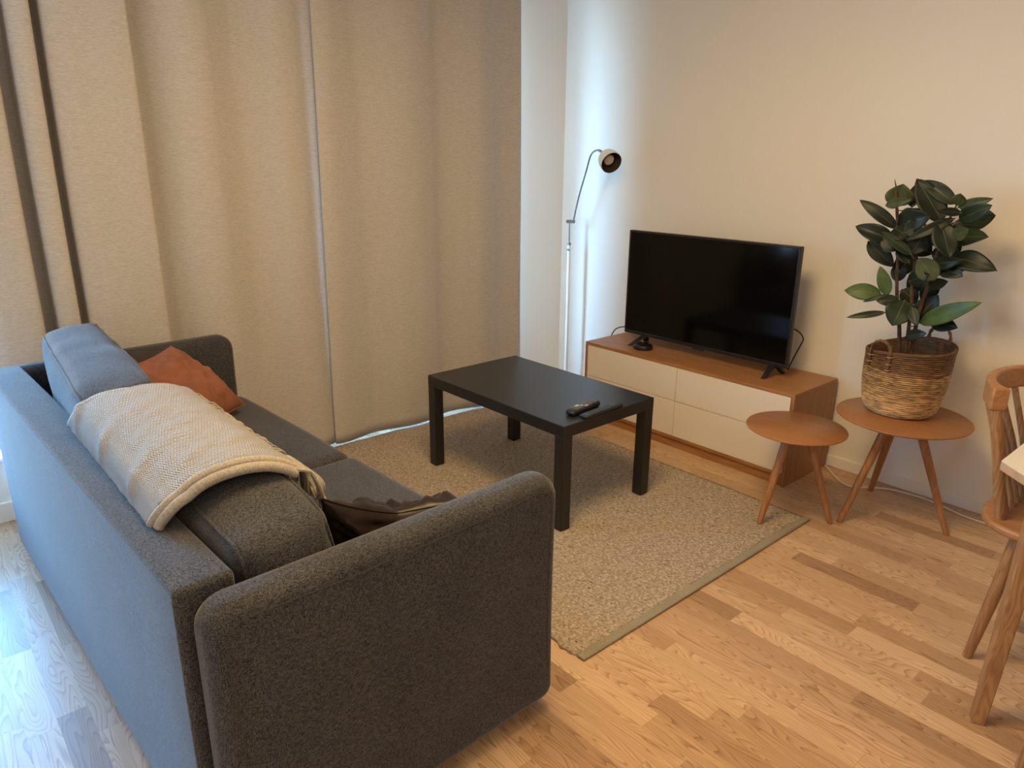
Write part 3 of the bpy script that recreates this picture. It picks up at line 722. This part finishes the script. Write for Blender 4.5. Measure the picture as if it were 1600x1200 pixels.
# ------------------------------------------------------------------ sofa
TH = math.radians(2.3)
sf = thing('sofa', 'dark grey fabric two seat sofa seen from behind its near arm', 'sofa', (.90, -3.062, 0), TH)
SM = Matrix.Translation((.90,-3.062,0)) @ Matrix.Rotation(TH, 4, 'Z')
U0, U1 = -1.865, -.028                         # between the arms
def box_at(lo, hi, r, n=(8,6,6), bulge=(0,0,0), fn=None):
    mb = MB(); c = [(a+b2)/2 for a, b2 in zip(lo, hi)]; s = [b2-a for a, b2 in zip(lo, hi)]
    rbox(mb, s, r, n, bulge, Matrix.Translation(c), fn); return mb
obj('back_frame', box_at((U0,.0,.045), (U1,.112,.715), .012, (16,3,8), (0,.002,.004)), M['sofa'], sf)
def arm_mesh(ua, ub):
    # slab with softly rounded rim, front top corner rounder
    mb = MB(); va, vb, za, zb = .018, .893, .04, .703
    outline = []
    def corner(cv, cz, r, a0, a1, n=7):
        for k in range(n+1):
            a = a0+(a1-a0)*k/n; outline.append((cv+r*math.cos(a), cz+r*math.sin(a)))
    corner(va+.055, zb-.055, .055, PI, PI/2); corner(vb-.062, zb-.062, .062, PI/2, 0)
    corner(vb-.030, za+.030, .030, 0, -PI/2); corner(va+.02, za+.02, .02, -PI/2, -PI)
    # resample
    pts = []
    for i in range(len(outline)):
        a, b2 = outline[i], outline[(i+1) % len(outline)]
        d = math.dist(a, b2); n = max(1, int(d/.05))
        for k in range(n): pts.append((a[0]+(b2[0]-a[0])*k/n, a[1]+(b2[1]-a[1])*k/n))
    n = len(pts); cv = sum(p[0] for p in pts)/n; cz = .36
    hw = (ub-ua)/2; um = (ua+ub)/2; rr = .036
    rings = []
    steps = [(-hw-.003, .5), (-hw-.0035, .8)]
    prof = [(-hw-.003, -.30), (-hw-.003, -.15), (-hw-.002, -.075)] + [(-(hw-rr)-rr*math.cos(a), -rr+rr*math.sin(a)) for a in [PI/2*k/6 for k in range(7)]]
    prof = prof + [(-u, o) for u, o in reversed(prof)]
    def inset(p, o):
        v, z = p
        # move towards a centre line of the slab
        tv = max(va+.32, min(vb-.32, v)); tz = max(za+.32, min(zb-.32, z))
        d = Vector((tv-v, tz-z)); L = d.length
        return (v+d.x/L*min(-o, L*.98), z+d.y/L*min(-o, L*.98))
    vs = []
    for u, o in prof:
        for p in pts:
            q = inset(p, o) if o < 0 else p
            vs.append((um+u, q[0], q[1]))
    m = len(prof)
    fs = [(i*n+k, i*n+(k+1)%n, (i+1)*n+(k+1)%n, (i+1)*n+k) for i in range(m-1) for k in range(n)]
    fs += [tuple(range(n-1,-1,-1)), tuple((m-1)*n+k for k in range(n))]
    mb.add(vs, fs)
    seam = [(um+hw+.0005, *inset(p, -.040)) for p in pts if inset(p, -.040)[1] > .12]
    return mb, seam
for ua, ub, near in ((-.026, .062, True), (-1.955, -1.867, False)):
    mb, seam = arm_mesh(ua, ub)
    a = obj('arm', mb, M['sofa'], sf, ang=60)
    i0 = max(range(len(seam)), key=lambda i: math.dist(seam[i], seam[i-1]))
    seam = seam[i0:]+seam[:i0]
    if near: obj('arm_seam', MB().tube(seam, .0013, 6), M['seam'], a)
obj('seat_base', box_at((U0,.115,.06), (U1,.872,.29), .012, (12,6,3)), M['sofa'], sf)
for s in (0, 1):
    for v in (.06, .84):
        pass
for u, v in ((-1.86,.10),(-1.86,.70),(-.05,.10),(-.05,.70)):
    obj('leg', MB().tube([(u,v,0),(u,v,.05)], [.016,.02], 16), M['blackp'], sf)
UM = (U0+U1)/2
def seatfn(c): return lambda q: q
for ua, ub in ((U0+.004, UM-.002), (UM+.002, U1-.004)):
    L = ub-ua
    mb = box_at((ua,.118,.29), (ub,.905,.438), .045, (12,10,3), (.0,.012,.020),
                lambda q: Vector((q.x, q.y, q.z+.004*nz((q.x*3,q.y*3,ua*5)))))
    o = obj('seat_cushion', mb, M['sofa'], sf, ang=80)
# back cushions
def cushion(ua, ub, seed, lean, CT, CH, vc, slope, yaw=0):
    L = ub-ua; h = (L/2, CT/2, CH/2); r = .038; bul = (.028,.036,.024)
    Mx = Matrix.Translation(((ua+ub)/2, vc, .445+CH/2)) @ Matrix.Rotation(yaw, 4, 'Z') @ Matrix.Rotation(lean, 4, 'X')
    def fn(q):
        k = .010*nz((q.x*5, q.y*6, q.z*5), 1, seed)+.006*nz((q.x*14, q.y*14, q.z*9), 1, seed)
        f = (q.z+CH/2)/CH
        return q+Vector((k*.3, k*.6*(1 if q.y > 0 else -1), k-slope*f*(q.x/L+.5)))
    mb = MB(); rbox(mb, (L, CT, CH), r, (14,5,8), bul, Mx, fn)
    o = obj('back_cushion', mb, M['sofa'], sf, ang=80)
    pm = MB()
    for sy in (-1, 1):
        loop = []
        hx, hz = h[0], h[2]
        cyc = [(-hx+r+(2*(hx-r))*k/14, hz) for k in range(15)]+[(hx, hz-r-(2*(hz-r))*k/8) for k in range(9)]+[(hx-r-(2*(hx-r))*k/14, -hz) for k in range(15)]+[(-hx, -hz+r+(2*(hz-r))*k/8) for k in range(9)]
        for x, z in cyc:
            q = fn(rmap((x, sy*h[1], z), h, r, bul)); loop.append(Mx @ (q*1.004))
        pm.tube(catmull(loop, 3, True), .0034, 6, closed=True)
    obj('piping', pm, M['sofa'], o)
    return o
cushion(U0+.030, UM-.012, 3, math.radians(7), .195, .400, .256, .030, math.radians(-5.5))
cushion(UM+.006, U1-.022, 9, math.radians(8), .200, .365, .242, .060)

# ------------------------------------------------------------------ throw blanket
BP = [(.086,.722),(.088,.742),(.092,.768),(.105,.802),(.132,.832),(.175,.850),(.225,.855),(.275,.848),(.310,.833),(.332,.818)]
BLP = catmull([Vector((0, v, z)) for v, z in BP], 8)
def bl_path(t, o=0, u=-.7):
    cp = BLP; k = t*(len(cp)-1); i = min(int(k), len(cp)-2); f = k-i
    p = cp[i].lerp(cp[i+1], f); d = (cp[i+1]-cp[i]).normalized(); n = Vector((0, -d.z, d.y))
    q = p+n*o
    s = max(0, min(1, (u+1.15)/1.0))
    q.z -= (.045*s)*max(0, min(1, (q.z-.735)/.09)); q.y += max(0, 1-t/.4)*(.012-.038*s)
    return q
def ul(t): return -1.045+.20*min(1, t/.6)**1.2+.02*t
def ur(t): return -.300+.02*min(1, t/.6)**1.2+.05*t
def blanket_sheet(o, da, db, t0=0, t1=1, seed=0, ns=60, nu=70):
    g = []
    for i in range(ns+1):
        t = t0+(t1-t0)*i/ns; row = []
        for j in range(nu+1):
            f = j/nu; u = (ul(t)+da)*(1-f)+(ur(t)+db)*f
            wr = .006*nz((u*9, t*3, 0), 1, seed)+.004*nz((u*22+t*6, t*5, 0), 1, seed+1)
            fold = .010*max(0, math.sin(u*26+t*2.0))**4*max(0, 1-abs(t-.30)/.3)
            p = bl_path(t, o+abs(wr)+fold, u)
            row.append(Vector((u, p.y, p.z)))
        g.append(row)
    return g
th = thing('throw_blanket', 'cream herringbone throw with tassel fringe draped over the grey back cushions', 'blanket', (.90,-3.062,0), TH)
mb = MB(); mb.sheet(blanket_sheet(.015, 0, 0), (.80, .62)); obj('upper_layer', mb, M['throw'], th, solid=.007, soff=0)
mb = MB(); mb.sheet(blanket_sheet(.004, .004, .022, seed=4), (.80, .62)); obj('under_layer', mb, M['throw'], th, solid=.007, soff=0)
hm = MB()
hm.tube([Vector((ur(t)+.004, *bl_path(t, .012, ur(t))[1:])) for t in [k/40 for k in range(41)]], .0105, 10)
hm.tube([Vector((ur(t)+.024, *bl_path(t, .004, ur(t))[1:])) for t in [k/40 for k in range(41)]], .0115, 10)
hm.tube([Vector((ul(t)-.002, *bl_path(t, .012, ul(t))[1:])) for t in [k/40 for k in range(41)]], .008, 10)
hm.tube([Vector((ul(0)*(1-k/30)+ur(0)*k/30, *bl_path(0, .008, ul(0)*(1-k/30)+ur(0)*k/30)[1:])) for k in range(31)], .008, 10)
obj('folded_edge', hm, M['fringe'], th)
fr = MB()
for k in range(46):
    u = ul(1)*(1-k/45)+ur(1)*k/45+random.uniform(-.006,.006); a = bl_path(1, .012, u)
    for q in range(3):
        du = random.uniform(-.010,.010); ln = random.uniform(.055,.085); dv = random.uniform(-.004,.012)
        pts = [Vector((u, a.y-.004, a.z)), Vector((u+du*.5, a.y+.022+dv, a.z-ln*.25)), Vector((u+du, a.y+.026+dv*.7, a.z-ln))]
        fr.tube(catmull(pts, 4), [.0026]*8+[.0018], 5)
for k in range(16):                                     # bunched tassels at the corner
    u = ur(1)+random.uniform(-.055,.028); a = bl_path(1, .012, u)
    pts = [Vector((u, a.y-.006, a.z+.006)), Vector((u+.012, a.y+.020, a.z-.004)), Vector((u+random.uniform(0,.03), a.y+.036+random.uniform(-.004,.01), a.z-.04)), Vector((u+random.uniform(0,.05), a.y+.034+random.uniform(-.004,.014), a.z-random.uniform(.075,.11)))]
    fr.tube(catmull(pts, 5), [.0042]*13+[.0036,.003,.002], 6)
obj('fringe', fr, M['fringe'], th)['label'] = 'twisted cream tassels along the front edge'

# ------------------------------------------------------------------ loose pillows
def pillow(corners, thick, name, mat, label, seed, concave=(0,0,0,0), wr=.006, sharp=2.4, n=36):
    A, B2, C2, D = [Vector(c) for c in corners]      # bottom-left, bottom-right, top-right, top-left
    cen = (A+B2+C2+D)/4; nr = ((C2-A).cross(D-B2)).normalized()
    t = thing(name, label, 'cushion', cen)
    mb = MB(); grids = []
    for sgn in (1, -1):
        g = []
        for i in range(n+1):
            v = i/n; row = []
            for j in range(n+1):
                u = j/n; a, c = 2*u-1, 2*v-1
                # edges drawn slightly inwards between the corners
                uu = .5+.5*a*(1-.07*(1-c*c)); vv = .5+.5*c*(1-.07*(1-a*a))
                vv -= concave[2]*max(0, c)*(1-abs(a)**1.2); vv += concave[0]*max(0, -c)*(1-a*a)
                p = (A*(1-uu)+B2*uu)*(1-vv)+(D*(1-uu)+C2*uu)*vv
                prof = max(0, (1-abs(a)**sharp))**.55*max(0, (1-abs(c)**sharp))**.55
                w = wr*(nz((a*2.5, c*2.5, sgn), 1, seed)+.6*nz((a*6+c*2, c*5, sgn), 1, seed+2)+.3*nz((a*13, c*11, sgn), 1, seed))
                edge = min(1, (1-abs(a))*3.5)*min(1, (1-abs(c))*3.5)
                q = p-cen+nr*sgn*(thick*.5*prof+w*edge)
                row.append(q)
            g.append(row)
        grids.append(g)
    mb.sheet(grids[0]); mb.sheet([list(reversed(rw)) for rw in grids[1]])
    o = obj('cushion_cover', mb, mat, t, ang=180)
    # weld the two halves along the rim
    md = o.modifiers.new('weld', 'WELD'); md.merge_threshold = .0004
    rim = [grids[0][0][j] for j in range(n)]+[grids[0][i][n] for i in range(n)]+[grids[0][n][n-j] for j in range(n)]+[grids[0][n-i][0] for i in range(n)]
    obj('edge_seam', MB().tube(rim, .0022, 6, closed=True), mat, t)
    return t
pillow([(-.470,-2.590,.478),(-.700,-2.335,.486),(-.900,-2.530,.720),(-.680,-2.770,.716)], .150, 'throw_pillow', M['terra'],
       'rust orange velvet pillow leaning in the far corner of the sofa', 5, wr=.018)
pillow([(-.865,-2.86,.47),(-.850,-2.47,.47),(-.925,-2.56,.708),(-.925,-2.80,.752)], .07, 'throw_pillow', M['dkcush'],
       'dark pillow mostly hidden behind the rust orange one, against the far sofa arm', 8, wr=.004)
pillow([(.640,-2.70,.490),(.700,-2.30,.490),(.852,-2.395,.672),(.745,-2.715,.738)], .105, 'throw_pillow', M['brown'],
       'crumpled dark brown satin pillow tucked inside the near sofa arm', 12, concave=(0,0,.20,0), wr=.032)

# ------------------------------------------------------------------ curtains
def curtain(name, path, label, z0, z1, seed, amp=1.0):
    pts = catmull([Vector((x, y, 0)) for y, x in path], 10)
    nv = 46; g = []
    ym = sum(p.y for p in pts)/len(pts)
    for i in range(nv+1):
        f = i/nv; z = z0+(z1-z0)*f; row = []
        for k, p in enumerate(pts):
            d = .010*nz((p.y*3, z*.8, 0), 1, seed)*(1-.5*f)
            sx = 1.0+.15*(f-.4)
            x = XC+(p.x-XC)*sx+d
            y = ym+(p.y-ym)*(1.0-.035*(f-.3))+.006*nz((p.y*2, z*1.1, 3), 1, seed)
            zz = z+(.010*nz((p.y*2.2, 0, 7), 1, seed) if i == 0 else 0)
            row.append(Vector((min(x, -1.045), y, zz)))
        g.append(row)
    o = obj(name, MB().sheet(g), M['curtain'], solid=.003, ang=180)
    return tag(o, label, 'curtain', 'floor length curtains')
XC = -1.15
curtain('curtain', [(-3.085,-1.175),(-3.03,-1.145),(-2.95,-1.122),(-2.910,-1.130),(-2.912,-1.185),(-2.905,-1.245),(-2.862,-1.245),(-2.856,-1.19),(-2.858,-1.135),(-2.82,-1.112),
        (-2.786,-1.122),(-2.790,-1.18),(-2.784,-1.240),(-2.752,-1.240),(-2.750,-1.18),(-2.748,-1.135),(-2.70,-1.115),(-2.66,-1.11),(-2.56,-1.10),(-2.49,-1.098),(-2.468,-1.112),(-2.480,-1.16),(-2.472,-1.20),(-2.44,-1.215),
        (-2.39,-1.180),(-2.33,-1.140),(-2.26,-1.118),(-2.19,-1.122),(-2.13,-1.150),(-2.05,-1.180),(-1.97,-1.165),(-1.89,-1.128),(-1.81,-1.130),(-1.735,-1.158),(-1.68,-1.161),(-1.60,-1.168)],
        'beige curtain with deep folds behind the sofa, the left one of the pair', .022, 2.54, 2)
curtain('curtain', [(-1.700,-1.150),(-1.724,-1.140),(-1.714,-1.128),(-1.66,-1.124),(-1.58,-1.142),(-1.49,-1.160),(-1.40,-1.148),(-1.30,-1.125),(-1.20,-1.120),(-1.10,-1.140),(-1.02,-1.165),(-.94,-1.158),
        (-.86,-1.134),(-.78,-1.116),(-.70,-1.130),(-.62,-1.150),(-.54,-1.148),(-.49,-1.140),(-.462,-1.150)],
        'beige curtain hanging smoothly behind the coffee table, the right one of the pair', .020, 2.54, 6)
rl = tag(obj('curtain_rail', MB().box((-1.175,-4.9,2.545), (-1.135,-.30,2.572)), M['trim'], bevel=.003), 'white curtain rail under the ceiling above the curtains', 'rail')

# ------------------------------------------------------------------ dining table and chairs
dt = thing('dining_table', 'pale topped dining table with plywood edge and splayed oak leg at right', 'table', (2.07, -.85, 0))
P0 = Vector((2.07,-.85,0))
poly = [(1.632,-1.352),(1.76,-1.468),(2.13,-1.468),(2.25,-1.352),(2.25,-.352),(2.13,-.24),(1.76,-.24),(1.632,-.352)]
poly = [(x-P0.x, y-P0.y) for x, y in poly]
obj('table_core', MB().prism(poly, .716, .7385), M['ply'], dt, bevel=.002)
obj('tabletop', MB().prism([(x*.9995, y*.9995) for x, y in poly], .7386, .7405), M['laminate'], dt, smooth=False)
def sqleg(fx, fy, tx, ty, s0=.0165, s1=.026, ztop=.716):
    f = Vector((fx, fy, 0))-P0; t = Vector((tx, ty, ztop))-P0
    an = .45; c, s = math.cos(an), math.sin(an)
    def sq(p, h): return [Vector((p.x+c*a*h-s*b2*h, p.y+s*a*h+c*b2*h, p.z)) for a, b2 in ((-1,-1),(1,-1),(1,1),(-1,1))]
    return MB().hexa(sq(f, s0), sq(t, s1))
for fx, fy, tx, ty in ((1.706,-1.337,1.712,-1.205), (2.20,-1.02,2.18,-.95), (1.706,-.365,1.712,-.49), (2.18,-.365,2.17,-.49)):
    obj('leg', sqleg(fx, fy, tx, ty), M['oak_light'], dt, bevel=.003)
obj('apron', MB().box((1.74-P0.x,-1.22-P0.y,.66), (2.18-P0.x,-.48-P0.y,.714)), M['oak_x'], dt, bevel=.002)

def make_chair(label, x, y, rz):
    t = thing('dining_chair', label, 'chair', (x, y, 0), rz, 'oak dining chairs')
    out = []
    for k in range(64):
        a = 2*PI*k/64; e = 3.2
        c, s = math.cos(a), math.sin(a)
        out.append((.222*math.copysign(abs(c)**(2/e), c)-.022, .235*math.copysign(abs(s)**(2/e), s)))
    obj('seat', MB().prism(out, .427, .452), M['oak_x'], t, bevel=.008, seg=3)
    for sx, sy in ((-1,-1),(-1,1),(1,-1),(1,1)):
        f = Vector((sx*.172, sy*.202, 0)); tp = Vector((sx*.120, sy*.165, .430))
        pts = [f.lerp(tp, k/6) for k in range(7)]
        lg = MB().tube(pts, [.0135+.0085*k/6 for k in range(7)], 20)
        for q in lg.v: q.z = max(q.z, .0005)
        obj('leg', lg, M['oak_light'], t)
    for sx in (-1, 1):
        obj('stretcher', MB().tube([(sx*.148,-.183,.20),(sx*.148,.183,.20)], .008, 12), M['oak_light'], t)
    # back rail: flat bent piece
    arc = []
    for k in range(25):
        a = math.radians(180-44+88*k/24)
        arc.append(Vector((-.05+.255*math.cos(a)*1.0,   .275*math.sin(a), .806)))
    n = len(arc); vs = []; fs = []
    for i, p in enumerate(arc):
        tg = (arc[min(n-1, i+1)]-arc[max(0, i-1)]).normalized(); out_n = Vector((tg.y, -tg.x, 0))
        if out_n.dot(p-Vector((-.03,0,.806))) < 0: out_n.negate()
        e = abs(i/(n-1)*2-1); hw = .0125+.011*max(0, (e-.72)/.28)**1.5; hh = .034
        for a, b2 in ((1,-1),(1,1),(-1,1),(-1,-1)): vs.append(p+out_n*hw*a+Vector((0,0,hh*b2)))
    for i in range(n-1):
        for k in range(4): fs.append((i*4+k, i*4+(k+1)%4, (i+1)*4+(k+1)%4, (i+1)*4+k))
    fs += [(3,2,1,0), tuple((n-1)*4+k for k in range(4))]
    mb = MB(); mb.add(vs, fs); obj('back_rail', mb, M['oak_x'], t, bevel=.007, seg=3)
    for i in (1, 5, 9, 12, 15, 19, 23):
        p = arc[i]; bx = max(-.178, p.x*.62-.03); by = p.y*.90
        rad = .0165 if i in (1, 23) else .0095
        obj('back_post' if i in (1, 23) else 'spindle', MB().tube([(bx, by, .448), Vector((bx, by, .448)).lerp(p, .5), p-Vector((0,0,.03))], [rad*.9, rad, rad*.95], 16), M['oak_light'], t)
    return t
ch = make_chair('oak spindle back dining chair pushed under the pale table, nearest the wall', 1.765, -.862, 0)
c2 = copy_tree(ch); c2.location = (2.09, -1.365, 0); c2.rotation_euler = (0, 0, math.radians(145))
c2['label'] = 'oak dining chair of which only one leg foot shows at the bottom right'

# ------------------------------------------------------------------ light
w = bpy.data.worlds.new('daylight'); scene.world = w; w.use_nodes = True; nt = w.node_tree
bg = nt.nodes['Background']
tc = nt.nodes.new('ShaderNodeTexCoord'); sp = nt.nodes.new('ShaderNodeSeparateXYZ'); lk(nt, tc.outputs['Generated'], sp.inputs[0])
zc = math_n(nt, 'ADD', math_n(nt, 'MULTIPLY', sp.outputs[2], .5), .5)
skyc = ramp(nt, zc, [(.40, (.12,.16,.20)), (.49, (.22,.32,.42)), (.53, (.36,.70,1.02)), (.64, (.24,.57,1.0)), (.80, (.042,.13,.28))])
lk(nt, skyc, bg.inputs[0]); bg.inputs[1].default_value = 62.0
def area(name, loc, rot, sx, sy, power, col, portal=False, shape='RECTANGLE', spread=PI):
    l = bpy.data.lights.new(name, 'AREA'); l.shape = shape; l.size = sx; l.size_y = sy; l.energy = power; l.color = col; l.spread = spread
    o = bpy.data.objects.new(name, l); COL.objects.link(o); o.location = loc; o.rotation_euler = rot
    if portal: l.cycles.is_portal = True
    return o
area('window_portal', (XW-.20, (WY0+WY1)/2, (WZ0+WZ1)/2), (0, -PI/2, 0), WZ1-WZ0, WY1-WY0, 1, (1,1,1), True)
LC = (1,.69,.30)
area('ceiling_lamp_and_fill', (.75,-2.2,2.5), (0,0,0), .9, .9, 51, LC, shape='DISK')
area('ceiling_lamp_and_fill', (1.8,-4.7,2.5), (0,0,0), .7, .7, 20, LC, shape='DISK')
area('ceiling_lamp_and_fill', (3.2,-3.0,2.5), (0,0,0), .7, .7, 18, LC, shape='DISK')  # added unseen fill light, brightens the floor at right and the arm side

# ------------------------------------------------------------------ camera
f_px = 1129.21473
yaw, pitch, roll = -.853238, .304243, .0077387

fw = Vector((math.sin(yaw)*math.cos(pitch), math.cos(yaw)*math.cos(pitch), -math.sin(pitch)))
rt = fw.cross(Vector((0,0,1))).normalized(); up = rt.cross(fw)
r2 = rt*math.cos(roll)+up*math.sin(roll); u2 = -rt*math.sin(roll)+up*math.cos(roll)
cam = bpy.data.cameras.new('camera'); cam.sensor_width = 36; cam.lens = f_px/1600*36; cam.clip_start = .05
co = bpy.data.objects.new('camera', cam); COL.objects.link(co)
CP = (2.07555,-3.33439,1.44207)
co.matrix_world = Matrix(((r2.x,u2.x,-fw.x,CP[0]),(r2.y,u2.y,-fw.y,CP[1]),(r2.z,u2.z,-fw.z,CP[2]),(0,0,0,1)))
scene.camera = co
vs_ = scene.view_settings
vs_.view_transform = 'Standard'; vs_.look = 'None'; vs_.exposure = -0.1; vs_.gamma = 1.0; vs_.use_curve_mapping = False
scene.cycles.use_denoising = True
scene.cycles.max_bounces = 10; scene.cycles.diffuse_bounces = 6; scene.cycles.transparent_max_bounces = 12
